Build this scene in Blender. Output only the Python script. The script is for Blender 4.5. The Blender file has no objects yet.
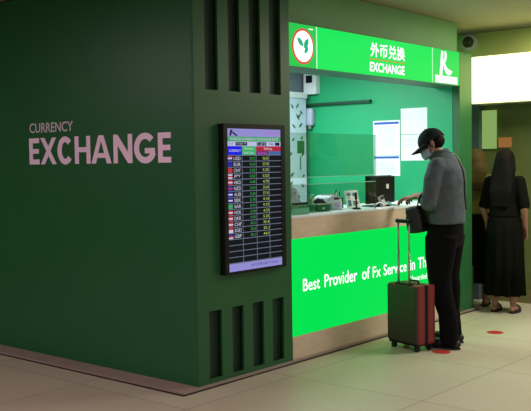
import bpy, bmesh, math, random
from mathutils import Vector, Matrix
random.seed(7)
S = bpy.context.scene
COL = S.collection
PI = math.pi

# ------------------------------------------------------------------ camera
cam_d = bpy.data.cameras.new('camera')
cam = bpy.data.objects.new('camera', cam_d); COL.objects.link(cam)
yaw, pit, rol = math.radians(40.26855), math.radians(-2.84616), math.radians(-0.78117)
fw = Vector((math.cos(pit)*math.cos(yaw), math.cos(pit)*math.sin(yaw), math.sin(pit)))
rt = Vector((math.sin(yaw), -math.cos(yaw), 0)); up = rt.cross(fw)
r2 = math.cos(rol)*rt + math.sin(rol)*up; u2 = -math.sin(rol)*rt + math.cos(rol)*up
cam.matrix_world = Matrix(((r2.x, u2.x, -fw.x, 0), (r2.y, u2.y, -fw.y, 0), (r2.z, u2.z, -fw.z, 1.45), (0, 0, 0, 1)))
cam_d.sensor_width = 36; cam_d.lens = 883.65*36/531; cam_d.clip_start = .05
S.camera = cam
# ------------------------------------------------------------------ world, exposure
S.view_settings.view_transform = 'Standard'; S.view_settings.look = 'None'
S.view_settings.gamma = 1; S.view_settings.exposure = 0; S.view_settings.use_curve_mapping = False
w = bpy.data.worlds.new('world'); S.world = w; w.use_nodes = True
w.node_tree.nodes['Background'].inputs[0].default_value = (.80, .78, .72, 1)
w.node_tree.nodes['Background'].inputs[1].default_value = .34

def area(name, loc, size, power, col, rot=(0, 0, 0), sy=None, spread=None):
    l = bpy.data.lights.new(name, 'AREA'); l.energy = power; l.color = col; l.size = size
    if sy: l.shape = 'RECTANGLE'; l.size_y = sy
    if spread: l.spread = spread
    o = bpy.data.objects.new(name, l); COL.objects.link(o); o.location = loc; o.rotation_euler = rot
    return o
# lamps of the hall (just under its ceiling) and of the booth, and one added fill
area('hall_and_fill_light', (7.2, 1.9, 2.68), .6, 74, (1, .92, .82), sy=1.2)
area('hall_and_fill_light', (7.7, 3.1, 2.69), .4, 12, (1, 1, .62), sy=.4)  # added fill with no seen source, brightens the olive fascia and nearby floor
area('hall_and_fill_light', (3.4, .4, 2.68), .6, 52, (1, .82, .84), sy=1.2)
area('hall_and_fill_light', (1.4, 3.4, 2.68), .6, 42, (1, .62, .74), sy=1.2)
area('hall_and_fill_light', (.3, 7.4, 2.68), 1.4, 62, (1, .86, .90), sy=1.4)
area('passage_lamp_light', (8.02, 5.4, 2.68), .3, 10, (.9, 1, .7), sy=.6)
area('booth_lamp_light', (6.15, 5.05, 2.42), .6, 54, (.86, 1, .98), sy=1.1)

# ------------------------------------------------------------------ materials
def lin(c):
    c = c/255.
    return c/12.92 if c <= .04045 else ((c+.055)/1.055)**2.4
MATS = {}
def mat(name, rgb, rough=.6, metal=0., emit=0., noise=0., scale=8., alpha=1., trans=0., rgb2=None, bump=0., spec=.5, stretch=None, coat=0.):
    if name in MATS: return MATS[name]
    m = bpy.data.materials.new(name); m.use_nodes = True; nt = m.node_tree
    b = nt.nodes['Principled BSDF']; c = tuple(lin(v) for v in rgb)+(1,)
    b.inputs['Base Color'].default_value = c; b.inputs['Roughness'].default_value = rough
    b.inputs['Metallic'].default_value = metal; b.inputs['Specular IOR Level'].default_value = spec
    b.inputs['Coat Weight'].default_value = coat
    if emit:
        b.inputs['Emission Color'].default_value = c; b.inputs['Emission Strength'].default_value = emit
        b.inputs['Base Color'].default_value = tuple(v*.02 for v in c[:3])+(1,); b.inputs['Specular IOR Level'].default_value = .05
    if alpha < 1: b.inputs['Alpha'].default_value = alpha
    if trans: b.inputs['Transmission Weight'].default_value = trans
    if noise or rgb2 or bump:
        tc = nt.nodes.new('ShaderNodeTexCoord'); n = nt.nodes.new('ShaderNodeTexNoise'); n.inputs['Scale'].default_value = scale
        n.inputs['Detail'].default_value = 4
        if stretch:
            mp = nt.nodes.new('ShaderNodeMapping'); mp.inputs['Scale'].default_value = stretch
            nt.links.new(tc.outputs['Object'], mp.inputs[0]); nt.links.new(mp.outputs[0], n.inputs['Vector'])
        else: nt.links.new(tc.outputs['Object'], n.inputs['Vector'])
        if noise or rgb2:
            r = nt.nodes.new('ShaderNodeValToRGB')
            r.color_ramp.elements[0].position = .3; r.color_ramp.elements[1].position = .7
            c2 = tuple(lin(v) for v in rgb2)+(1,) if rgb2 else tuple(min(1, v*(1+noise)) for v in c[:3])+(1,)
            c1 = c if rgb2 else tuple(v*(1-noise) for v in c[:3])+(1,)
            r.color_ramp.elements[0].color = c1; r.color_ramp.elements[1].color = c2
            nt.links.new(n.outputs['Fac'], r.inputs[0]); nt.links.new(r.outputs[0], b.inputs['Base Color'])
        if bump:
            bp = nt.nodes.new('ShaderNodeBump'); bp.inputs['Strength'].default_value = bump; bp.inputs['Distance'].default_value = .01
            nt.links.new(n.outputs['Fac'], bp.inputs['Height']); nt.links.new(bp.outputs[0], b.inputs['Normal'])
    MATS[name] = m
    return m
M_GREEN = mat('dark green paint', (10, 92, 48), .36, noise=.04, scale=1.5)
M_GREENF = mat('dark green front paint', (26, 88, 46), .45, noise=.04, scale=1.5)
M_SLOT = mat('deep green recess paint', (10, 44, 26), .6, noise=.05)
M_POST = mat('green post paint', (42, 104, 58), .45, noise=.05, scale=3)
M_INGREEN = mat('bright green wall paint', (30, 168, 112), .5, noise=.04, scale=2)
M_WOOD = mat('pale oak laminate', (204, 184, 160), .5, rgb2=(216, 198, 174), scale=9, stretch=(1, 1, 5))
M_TOP = mat('white worktop laminate', (226, 230, 236), .35, noise=.02)
M_STONE = mat('pinkish beige stone kerb', (150, 134, 122), .55, noise=.06, scale=14)
M_BLACK = mat('black plastic', (14, 15, 17), .45, noise=.05, spec=.25)
M_DARK = mat('dark edge shadow', (26, 22, 22), .8, noise=.05)
M_LILAC = mat('lilac vinyl', (252, 224, 255), .5, noise=.02)
M_PALE = mat('pale grey vinyl', (216, 206, 220), .5, noise=.02)
M_SIGN = mat('lit sign green', (0, 238, 92), .4, emit=.95)
M_SIGNL = mat('lit sign green left panel', (32, 205, 78), .4, emit=.95)
M_SIGNR = mat('lit sign green right panel', (40, 228, 92), .4, emit=.95)
M_LIT = mat('lit counter panel green', (0, 232, 84), .4, emit=.95)
M_LITW = mat('lit white letters', (255, 255, 255), .4, emit=1.25)
M_LITW2 = mat('lit white divider', (190, 255, 205), .4, emit=1.0)
M_LITR = mat('lit red ring', (235, 70, 60), .4, emit=.9)
M_LITO = mat('lit orange line', (190, 165, 60), .4, emit=.9)
M_LITG = mat('lit leaf green', (20, 185, 130), .4, emit=.9)
M_HOUS = mat('sign housing grey green', (70, 110, 90), .5, noise=.05)
M_FASC = mat('grey green fascia paint', (104, 156, 112), .55, noise=.05, scale=3)
M_OLIVE = mat('olive wall paint', (212, 222, 140), .6, noise=.05, scale=3)
M_CEIL = mat('dull ceiling board', (150, 146, 122), .8, noise=.04, scale=4)
M_WHITE = mat('white plastic', (232, 232, 238), .45, noise=.02)
M_PAPER = mat('white paper', (246, 248, 250), .7, noise=.01)
M_BLUE = mat('blue print', (40, 90, 190), .6, noise=.02)
M_GREY = mat('grey plastic', (140, 142, 146), .5, noise=.04)
M_STEEL = mat('brushed steel', (175, 170, 160), .35, metal=.8, noise=.04)
M_SKIN = mat('skin', (150, 106, 86), .55, noise=.06, scale=30)
M_CLOTH = mat('grey shirt cotton', (92, 102, 108), .85, rgb2=(76, 86, 92), scale=16, bump=.55, spec=.15)
M_TROUS = mat('black trouser cloth', (13, 13, 15), .85, spec=.1, noise=.12, scale=12, bump=.3)
M_CAP = mat('black cap cotton', (30, 38, 40), .8, spec=.1, noise=.1, scale=60, bump=.2)
M_HAIR = mat('black hair', (14, 12, 9), .75, spec=.12, noise=.3, scale=50, stretch=(4, 4, .4))
M_HAIRB = mat('dark brown hair', (78, 66, 34), .75, spec=.15, noise=.3, scale=50, stretch=(4, 4, .4))
M_LEAF = mat('printed leaf green', (30, 110, 60), .6, noise=.05)

# ------------------------------------------------------------------ object helpers
BASE = {}
def link(name, me, m, parent=None):
    o = bpy.data.objects.new(name, me); COL.objects.link(o)
    for mm in (m if isinstance(m, (list, tuple)) else [m]): me.materials.append(mm)
    if parent is not None: o.parent = parent
    return o
def rootof(o):
    while o.parent is not None: o = o.parent
    return o
def obj(name, bm, m, parent=None, smooth=False, world=False, label=None):
    """ONE mesh object; world=True means the bmesh is in world coordinates (the thing's Empty is not turned)"""
    if world and parent is not None:
        l = rootof(parent).location
        for v in bm.verts: v.co -= l
    me = bpy.data.meshes.new(name); bmesh.ops.recalc_face_normals(bm, faces=bm.faces[:])
    bm.to_mesh(me); bm.free()
    if smooth: me.polygons.foreach_set('use_smooth', [True]*len(me.polygons))
    o = link(name, me, m, parent)
    if label: o['label'] = label
    return o
def thing(name, label, cat, loc=(0, 0, 0), rz=0, group=None):
    o = bpy.data.objects.new(name, None); COL.objects.link(o); o.empty_display_size = .1
    o.location = loc; o.rotation_euler = (0, 0, rz); return tag(o, label, cat, group)
def tag(o, label, cat, group=None):
    o['label'] = label; o['category'] = cat
    if group: o['group'] = group
    return o
def struct(name, bm, m, parent=None, smooth=False):
    o = obj(name, bm, m, parent, smooth)
    o['kind'] = 'structure'; return o
def box(bm, x0, x1, y0, y1, z0, z1, mi=0, bevel=0, M=None):
    g = bmesh.ops.create_cube(bm, size=1)
    vs = g['verts']
    for v in vs: v.co = Vector(((x0+x1)/2+v.co.x*(x1-x0), (y0+y1)/2+v.co.y*(y1-y0), (z0+z1)/2+v.co.z*(z1-z0)))
    fs = list({f for v in vs for f in v.link_faces})
    if bevel:
        es = list({e for v in vs for e in v.link_edges})
        r = bmesh.ops.bevel(bm, geom=es, offset=bevel, segments=2, affect='EDGES', profile=.7)
        fs = list(set(r['faces']) | {f for f in fs if f.is_valid}); vs = list({v for f in fs for v in f.verts})
    for f in fs: f.material_index = mi
    if M is not None: bmesh.ops.transform(bm, matrix=M, verts=vs)
    return vs
def B(*a, **k):
    bm = bmesh.new(); box(bm, *a, **k); return bm
def cyl(bm, p0, p1, ra, rb=None, n=16, mi=0):
    p0 = Vector(p0); p1 = Vector(p1); rb = ra if rb is None else rb
    z = (p1-p0).normalized(); x = z.orthogonal().normalized(); y = z.cross(x)
    A = [bm.verts.new(p0+x*math.cos(2*PI*i/n)*ra+y*math.sin(2*PI*i/n)*ra) for i in range(n)]
    C = [bm.verts.new(p1+x*math.cos(2*PI*i/n)*rb+y*math.sin(2*PI*i/n)*rb) for i in range(n)]
    fs = [bm.faces.new((A[i], A[(i+1) % n], C[(i+1) % n], C[i])) for i in range(n)]
    fs += [bm.faces.new(A[::-1]), bm.faces.new(C)]
    for f in fs: f.material_index = mi
    return A+C
def CY(*a, **k):
    bm = bmesh.new(); cyl(bm, *a, **k); return bm
def tube(bm, pts, r, n=8, mi=0):
    pts = [Vector(p) for p in pts]; rings = []
    x = None
    for i, q in enumerate(pts):
        d = (pts[min(i+1, len(pts)-1)]-pts[max(i-1, 0)]).normalized()
        x = d.orthogonal().normalized() if x is None else (x-d*x.dot(d)).normalized()
        y = d.cross(x); rr = r[i] if isinstance(r, (list, tuple)) else r
        rings.append([bm.verts.new(q+x*math.cos(2*PI*k/n)*rr+y*math.sin(2*PI*k/n)*rr) for k in range(n)])
    for a, b in zip(rings, rings[1:]):
        for k in range(n): bm.faces.new((a[k], a[(k+1) % n], b[(k+1) % n], b[k])).material_index = mi
    bm.faces.new(rings[0][::-1]); bm.faces.new(rings[-1])
def ribbon(bm, pts, wdir, w, t):
    """flat strap through pts: width w along wdir, thickness t"""
    pts = [Vector(p) for p in pts]; rings = []
    for i, q in enumerate(pts):
        d = (pts[min(i+1, len(pts)-1)]-pts[max(i-1, 0)]).normalized()
        a = Vector(wdir); a = (a-d*a.dot(d)).normalized(); b = d.cross(a)
        rings.append([bm.verts.new(q+a*sx*w/2+b*sy*t/2) for sx, sy in ((-1, -1), (1, -1), (1, 1), (-1, 1))])
    for a, b in zip(rings, rings[1:]):
        for k in range(4): bm.faces.new((a[k], a[(k+1) % 4], b[(k+1) % 4], b[k]))
    bm.faces.new(rings[0][::-1]); bm.faces.new(rings[-1])
def ell(bm, c, r, M=None, n=20, mi=0):
    g = bmesh.ops.create_uvsphere(bm, u_segments=n, v_segments=max(8, n*2//3), radius=1)
    vs = g['verts']
    bmesh.ops.scale(bm, vec=Vector(r), verts=vs)
    if M is not None: bmesh.ops.transform(bm, matrix=M, verts=vs)
    bmesh.ops.translate(bm, vec=Vector(c), verts=vs)
    for f in {f for v in vs for f in v.link_faces}: f.material_index = mi
    return vs
def loft(bm, secs, n=20, mi=0, cap=True):
    """secs: (center, rx, ry) horizontal ellipses, or (center, rx, ry, xdir, ydir)"""
    rings = []
    for s in secs:
        c = Vector(s[0]); xd = Vector(s[3]) if len(s) > 3 else Vector((1, 0, 0)); yd = Vector(s[4]) if len(s) > 4 else Vector((0, 1, 0))
        rings.append([bm.verts.new(c+xd*math.cos(2*PI*i/n)*s[1]+yd*math.sin(2*PI*i/n)*s[2]) for i in range(n)])
    for a, b in zip(rings, rings[1:]):
        for k in range(n): bm.faces.new((a[k], a[(k+1) % n], b[(k+1) % n], b[k])).material_index = mi
    if cap: bm.faces.new(rings[0][::-1]); bm.faces.new(rings[-1])
def limb(bm, pts, rs, n=14):
    """round tapered limb with ball joints"""
    for i in range(len(pts)-1):
        loftc(bm, pts[i], rs[i], pts[i+1], rs[i+1], n)
    for q, r in zip(pts, rs): ell(bm, q, (r, r, r), n=n)
def loftc(bm, p0, r0, p1, r1, n=14):
    cyl(bm, p0, p1, r0, r1, n)
def prism(bm, pts, P, xd, yd, t, mi=0):
    """polygon of 2-D points on plane (P, xd, yd), thickness t towards xd x yd"""
    P = Vector(P); xd = Vector(xd); yd = Vector(yd); nd = xd.cross(yd)
    a = [bm.verts.new(P+xd*u+yd*v) for u, v in pts]; b = [bm.verts.new(q.co+nd*t) for q in a]
    n = len(a); fs = [bm.faces.new(b)]
    try: fs.append(bm.faces.new(a[::-1]))
    except ValueError: pass
    for i in range(n): fs.append(bm.faces.new((a[i], a[(i+1) % n], b[(i+1) % n], b[i])))
    for f in fs: f.material_index = mi
def text(bm, s, P, xd, yd, wid, hgt, off=0., mi=0, t=.0, align=None):
    """filled letters of string s fitted to wid x hgt with lower left at P"""
    c = bpy.data.curves.new('tmp', 'FONT'); c.body = s; c.offset = off; c.resolution_u = 3; c.extrude = .0
    o = bpy.data.objects.new('tmp', c); COL.objects.link(o)
    bpy.context.view_layer.update()
    dg = bpy.context.evaluated_depsgraph_get(); e = o.evaluated_get(dg); me = e.to_mesh()
    vs = [v.co.copy() for v in me.vertices]
    x0 = min(v.x for v in vs); x1 = max(v.x for v in vs); y0 = min(v.y for v in vs); y1 = max(v.y for v in vs)
    P = Vector(P); xd = Vector(xd); yd = Vector(yd); nd = xd.cross(yd)
    k = hgt/(y1-y0)
    sx = wid/(x1-x0) if wid else k
    nv = [bm.verts.new(P+xd*(v.x-x0)*sx+yd*(v.y-y0)*k+nd*t) for v in vs]
    for f in me.polygons:
        try:
            g = bm.faces.new([nv[i] for i in f.vertices]); g.material_index = mi
        except ValueError: pass
    e.to_mesh_clear(); bpy.data.objects.remove(o); bpy.data.curves.remove(c)
def organic(name, bm, m, parent, vox=.01, smooth=4, world=False, label=None):
    """fuse overlapping closed shapes into one continuous surface"""
    me = bpy.data.meshes.new('t'); bm.to_mesh(me); bm.free()
    o = bpy.data.objects.new('t', me); COL.objects.link(o)
    r = o.modifiers.new('r', 'REMESH'); r.mode = 'VOXEL'; r.voxel_size = vox; r.use_smooth_shade = True
    s = o.modifiers.new('s', 'SMOOTH'); s.factor = .5; s.iterations = smooth
    bpy.context.view_layer.update()
    dg = bpy.context.evaluated_depsgraph_get()
    nm = bpy.data.meshes.new_from_object(o.evaluated_get(dg)); nm.name = name
    bpy.data.objects.remove(o); bpy.data.meshes.remove(me)
    nm.materials.clear()
    nm.polygons.foreach_set('use_smooth', [True]*len(nm.polygons))
    p = link(name, nm, m, parent)
    if label: p['label'] = label
    return p

# ------------------------------------------------------------------ setting
fm = bpy.data.materials.new('polished beige floor tile'); fm.use_nodes = True
nt = fm.node_tree; b = nt.nodes['Principled BSDF']
tc = nt.nodes.new('ShaderNodeTexCoord'); br = nt.nodes.new('ShaderNodeTexBrick'); no = nt.nodes.new('ShaderNodeTexNoise')
br.offset = 0; br.inputs['Scale'].default_value = 1; br.inputs['Brick Width'].default_value = 1.0; br.inputs['Row Height'].default_value = 1.0
br.inputs['Mortar Size'].default_value = .004; br.inputs['Mortar Smooth'].default_value = .3
br.inputs['Color1'].default_value = (lin(188), lin(182), lin(160), 1); br.inputs['Color2'].default_value = (lin(182), lin(176), lin(154), 1)
br.inputs['Mortar'].default_value = (lin(128), lin(120), lin(104), 1)
no.inputs['Scale'].default_value = 1.6; no.inputs['Detail'].default_value = 5
mx = nt.nodes.new('ShaderNodeMixRGB'); mx.blend_type = 'MULTIPLY'; mx.inputs[0].default_value = .35
rp = nt.nodes.new('ShaderNodeValToRGB'); rp.color_ramp.elements[0].position = .3; rp.color_ramp.elements[0].color = (.75, .73, .68, 1); rp.color_ramp.elements[1].position = .7
nt.links.new(tc.outputs['Object'], br.inputs['Vector']); nt.links.new(tc.outputs['Object'], no.inputs['Vector'])
nt.links.new(no.outputs['Fac'], rp.inputs[0]); nt.links.new(br.outputs['Color'], mx.inputs[1]); nt.links.new(rp.outputs[0], mx.inputs[2])
nt.links.new(mx.outputs[0], b.inputs['Base Color']); b.inputs['Roughness'].default_value = .45
o = struct('floor', B(-7.5, 7.2, -6.7, 7, -.1, 0), fm); o.location = (4.6, 2.685, 0)
struct('ceiling', B(-2, 12, -3, 10, 2.72, 2.82), M_CEIL)
# booth shell behind the counter
struct('wall_right', B(7.44, 7.68, 4.004, 5.72, .02, 2.44), M_INGREEN)
M_BACKW = mat('blue grey rear wall paint', (112, 124, 140), .6, noise=.05)
struct('wall_back', B(4.94, 7.68, 5.72, 5.82, .02, 2.44), M_BACKW)
M_INCEIL = mat('white booth ceiling', (220, 224, 224), .7, noise=.02)
struct('trim_1', B(4.94, 7.43, 4.035, 5.82, 2.445, 2.50), M_INCEIL)      # booth ceiling
# shop across the passage
shop = bmesh.new(); box(shop, 8.4, 8.6, 1.2, 8.0, 0, 2.72)
M_SHOP = mat('dim olive shop wall', (104, 116, 62), .6, noise=.08, scale=4)
struct('wall_shop', shop, M_SHOP)
struct('trim_2', B(8.30, 8.4, 1.2, 8.0, 2.2, 2.72, bevel=.004), M_OLIVE)
M_KICK = mat('olive kick board', (112, 106, 66), .6, noise=.06)
struct('baseboard_shop', B(8.37, 8.4, 1.2, 8.0, 0, .13), M_KICK)
M_PILL = mat('slate blue pillar paint', (74, 92, 92), .6, noise=.05)
struct('trim_3', B(8.30, 8.4, 4.17, 4.30, 0, 2.0), M_PILL)
struct('wall_far', B(-3, 12, 9.0, 9.1, 0, 2.72), M_SHOP)

# ------------------------------------------------------------------ booth block on the left
X0, X1, Y0 = 3.96, 4.92, 3.93
bo = thing('exchange_booth', 'dark green booth block with lilac lettering on its left side and slots in front', 'booth', (X0, Y0, 0))
bm = bmesh.new(); box(bm, X0, X0+.03, Y0+.02, 8.4, .02, 2.70)
obj('side_panel', bm, M_GREEN, bo, world=True)
obj('rear_panel', B(X0+.03, X1, 8.36, 8.4, .02, 2.70), M_GREEN, bo, world=True)
obj('inner_panel', B(X1-.03, X1, Y0+.08, 5.70, .02, 2.70), M_INGREEN, bo, world=True)
bm = bmesh.new()
xs = [(4.063, 4.183), (4.284, 4.396), (4.491, 4.606), (4.701, 4.824)]
zl, zu = (.05, .490), (1.914, 2.62)
box(bm, X0, X1, Y0, Y0+.02, .49, 1.914); box(bm, X0, X1, Y0, Y0+.02, .02, .05); box(bm, X0, X1, Y0, Y0+.02, 2.62, 2.70)
edges = [X0]+[v for ab in xs for v in ab]+[X1]
for a, c in ((.05, .49), (1.914, 2.62)):
    for i in range(0, len(edges), 2): box(bm, edges[i], edges[i+1], Y0, Y0+.02, a, c)
obj('front_panel', bm, M_GREENF, bo, world=True)
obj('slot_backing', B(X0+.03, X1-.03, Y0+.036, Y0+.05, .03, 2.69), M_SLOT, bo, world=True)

# letters of the side wall, drawn as shapes; plane x = X0, text runs towards -y
def letters(bm, glyphs, z0, z1):
    h = z1-z0
    cnt = [0]
    for ch, ya, yb in glyphs:
        W = ya-yb; T = .044; t = T/ h
        P = (X0-.0005, ya, z0); xd = (0, -1, 0); yd = (0, 0, 1)
        def pr(pts):
            cnt[0] = (cnt[0]+1) % 5; prism(bm, [(u*W, v*h) for u, v in pts], P, xd, yd, .0012+.0003*cnt[0])
        def rect(u0, u1, v0, v1): pr([(u0, v0), (u1, v0), (u1, v1), (u0, v1)])
        s = T/W; q = .19
        if ch == 'E': rect(0, s*1.0, 0, 1); rect(s, 1, 0, q); rect(s, .95, .41, .59); rect(s, 1, 1-q, 1)
        if ch == 'H': rect(0, s, 0, 1); rect(1-s, 1, 0, 1); rect(s, 1-s, .42, .60)
        if ch == 'X':
            d = s*1.15; pr([(0, 0), (d, 0), (1, 1), (1-d, 1)]); pr([(1-d, 0), (1, 0), (d, 1), (0, 1)])
        if ch == 'N': rect(0, s, 0, 1); rect(1-s, 1, 0, 1); pr([(s, 1), (s, .62), (1-s, 0), (1-s, .38)])
        if ch == 'A':
            d = s*1.1; pr([(0, 0), (d, 0), (.5+d*.28, 1), (.5-d*.55, 1)]); pr([(1-d, 0), (1, 0), (.5+d*.55, 1), (.5-d*.28, 1)])
            pr([(d*.95, .2), (1-d*.95, .2), (1-d*1.25, .37), (d*1.25, .37)])
        if ch in 'CG':
            n = 22; a0, a1 = math.radians(42), math.radians(360-(40 if ch == 'C' else 22)); ri = 1-.33
            cxx, rx = .54, .54
            for k in range(n):
                aa, ab = a0+(a1-a0)*k/n, a0+(a1-a0)*(k+1)/n
                pr([(cxx+rx*math.cos(aa), .5+.52*math.sin(aa)), (cxx+rx*math.cos(ab), .5+.52*math.sin(ab)),
                    (cxx+rx*(1-s*1.15/rx*.98)*math.cos(ab), .5+.52*(1-t*.95/.52*1.0)*math.sin(ab)), (cxx+rx*(1-s*1.15/rx*.98)*math.cos(aa), .5+.52*(1-t*.95/.52)*math.sin(aa))])
            if ch == 'G': rect(.52, 1.0, .32, .50)
bm = bmesh.new()
letters(bm, [('E', 5.686, 5.560), ('X', 5.545, 5.352), ('C', 5.338, 5.168), ('H', 5.135, 4.961), ('A', 4.950, 4.735),
             ('N', 4.712, 4.518), ('G', 4.500, 4.296), ('E', 4.266, 4.144)], 1.452, 1.648)
obj('exchange_lettering', bm, M_LILAC, bo, world=True, label='large lilac word EXCHANGE')
bm = bmesh.new(); text(bm, 'CURRENCY', (X0-.001, 5.677, 1.687), (0, -1, 0), (0, 0, 1), .525, .073, off=.012)
obj('currency_lettering', bm, M_PALE, bo, world=True, label='small pale word CURRENCY')

# low kerb on which the booth stands
k = tag(obj('booth_kerb', B(3.80, 7.76, 3.905, 8.4, 0, .02), M_STONE), 'low pinkish stone kerb running around the foot of the green booth', 'kerb')
obj('edge_shadow_strip', B(3.795, 7.765, 3.899, 3.905, 0, .008), M_DARK, k)  # dark strips paint the shadow line along the kerb edge
obj('edge_shadow_strip', B(3.794, 3.80, 3.899, 8.4, 0, .008), M_DARK, k)

# right hand post of the booth
po = thing('booth_post', 'tall green post closing the right end of the exchange counter', 'post', (7.56, 3.96, .02))
obj('shaft', B(7.44, 7.68, 3.93, 4.0, .02, 2.436, bevel=.004), M_POST, po, world=True)
obj('foot_block', B(7.682, 7.75, 3.95, 4.0, .02, .42, bevel=.003), M_POST, po, world=True)

# header over the opening
he = thing('header_fascia', 'grey green fascia board above the lit exchange sign', 'fascia', (6.18, 4.0, 2.44))
obj('board', B(4.925, 7.50, 3.99, 4.03, 2.44, 2.715), M_FASC, he, world=True)

# ------------------------------------------------------------------ lit header sign
SX0, SX1, SZ0, SZ1 = 4.925, 7.435, 2.122, 2.436
si = thing('exchange_sign', 'long lit green header sign reading EXCHANGE under four white Chinese characters', 'sign', (6.18, 3.93, 2.12))
obj('housing', B(SX0, SX1, Y0+.006, 4.20, SZ0, SZ1), M_HOUS, si, world=True)
XD, ZD = (1, 0, 0), (0, 0, 1)
obj('face', B(5.250, 6.935, Y0, Y0+.006, SZ0+.006, SZ1-.004), M_SIGN, si, world=True)
obj('left_face', B(SX0, 5.238, Y0, Y0+.006, SZ0+.006, SZ1-.004), M_SIGNL, si, world=True)
obj('right_face', B(6.947, SX1, Y0, Y0+.006, SZ0+.006, SZ1-.004), M_SIGNR, si, world=True)
for xa in (5.238, 6.935): obj('divider', B(xa, xa+.012, Y0-.001, Y0+.006, SZ0+.006, SZ1-.004), M_LITW2, si, world=True)
bm = bmesh.new()
for i, (u, v) in enumerate(((0, 0), (.0025, 0), (.005, 0), (0, .0025), (.005, .0025), (.0025, -.0025))): text(bm, '外币兑换', (5.955+u, Y0-.002-.0002*i, 2.276+v), XD, ZD, .515, .110)
obj('chinese_lettering', bm, M_LITW, si, world=True)
obj('underline', B(5.94, 6.47, Y0-.003, Y0, 2.252, 2.262), M_LITO, si, world=True)
bm = bmesh.new(); text(bm, 'EXCHANGE', (5.945, Y0-.002, 2.157), XD, ZD, .525, .076, off=.03)
obj('exchange_lettering', bm, M_LITW, si, world=True)
# round emblem with leaves
bm = bmesh.new()
def disc(bm, cx, cz, ra, rb, y, t, mi=0, n=40):
    prism(bm, [(cx+ra*math.cos(2*PI*i/n), cz+rb*math.sin(2*PI*i/n)) for i in range(n)], (0, y, 0), XD, ZD, t, mi)
disc(bm, 5.080, 2.275, .128, .128, Y0, .003)
em = obj('emblem', bm, M_LITR, si, world=True, label='round emblem with red ring')
bm = bmesh.new(); disc(bm, 5.080, 2.275, .112, .112, Y0-.003, .002)
obj('emblem_disc', bm, M_LITW, em, world=True)
def leaf(bm, x, z, L, wd, ang, y, t=.001, mi=0):
    c, s = math.cos(ang), math.sin(ang); pts = []
    for i in range(9):
        u = i/8; pts.append((u*L, wd*math.sin(PI*u)**.8*.5))
    for i in range(7, 0, -1):
        u = i/8; pts.append((u*L, -wd*math.sin(PI*u)**.8*.5))
    prism(bm, [(x+a*c-b_*s, z+a*s+b_*c) for a, b_ in pts], (0, y, 0), XD, ZD, t, mi)
bm = bmesh.new(); yy = Y0-.005
for x, z, L, wd, an in ((5.079, 2.276, .090, .040, 141), (5.088, 2.262, .088, .046, 55), (5.092, 2.226, .068, .036, 50)):
    leaf(bm, x, z, L, wd, math.radians(an), yy)
obj('emblem_leaf', bm, M_LITG, em, world=True, label='green sprig')
bm = bmesh.new(); box(bm, 5.15, 5.20, Y0-.0015, Y0, 2.403, 2.410); obj('corner_mark', bm, M_LITW, si, world=True)
# white figure-like K on a bar, right end
bm = bmesh.new()
kp = [[(7.065, 2.205), (7.112, 2.205), (7.125, 2.30), (7.128, 2.36), (7.135, 2.415), (7.098, 2.418), (7.088, 2.36), (7.082, 2.30)],
      [(7.118, 2.285), (7.150, 2.300), (7.185, 2.345), (7.195, 2.385), (7.178, 2.420), (7.155, 2.415), (7.160, 2.370), (7.140, 2.335), (7.115, 2.315)],
      [(7.122, 2.312), (7.158, 2.312), (7.195, 2.272), (7.245, 2.256), (7.295, 2.246), (7.270, 2.218), (7.225, 2.206), (7.185, 2.222), (7.150, 2.262)]]
for i, q in enumerate(kp): prism(bm, q, (0, Y0-.0005, 0), XD, ZD, .002+.0005*i)
lg = obj('logo_figure', bm, M_LITW, si, world=True, label='white K shaped figure')
obj('logo_bar', B(6.99, 7.390, Y0-.003, Y0, 2.134, 2.198), M_LITW, si, world=True, label='white bar under the figure')

# ------------------------------------------------------------------ counter
CX0, CX1 = 4.925, 7.435
co = thing('exchange_counter', 'long exchange counter of pale wood with a lit green front panel', 'counter', (6.18, 4.1, .02))
obj('lower_panel', B(CX0, CX1, Y0, Y0+.05, .02, .184, bevel=.002), M_WOOD, co, world=True)
obj('upper_panel', B(CX0, CX1, Y0, Y0+.05, .892, 1.038, bevel=.002), M_WOOD, co, world=True)
obj('worktop', B(CX0, CX1, Y0-.004, 4.55, 1.038, 1.056, bevel=.003), M_TOP, co, world=True)
obj('carcass', B(CX0, CX1, Y0+.051, 4.45, .02, 1.037), M_WOOD, co, world=True)
lp = obj('lit_panel', B(CX0+.005, CX1-.03, Y0+.004, Y0+.05, .186, .890), M_LIT, co, world=True, label='backlit green front panel')
zb = .500; YT = Y0+.002
for t_, a, c, hi in (('Best', 5.052, 5.258, .092), ('Provider', 5.315, 5.748, .098), ('of', 5.815, 5.928, .098), ('Fx', 5.970, 6.088, .090),
                    ('Service', 6.130, 6.49, .092), ('in', 6.548, 6.628, .092), ('Thailand', 6.680, 7.13, .098)):
    bm = bmesh.new(); text(bm, t_, (a, YT, zb), XD, ZD, c-a, hi, off=.010)
    obj('slogan_word', bm, M_LITW, lp, world=True, label='white word '+t_)
for t_, a, c, z in (('"Awarded', 6.545, 6.83, .402), ('by', 6.86, 6.94, .390)):
    bm = bmesh.new(); text(bm, t_, (a, YT, z), XD, ZD, c-a, .050, off=.006)
    obj('small_word', bm, M_LITW, lp, world=True)

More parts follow.
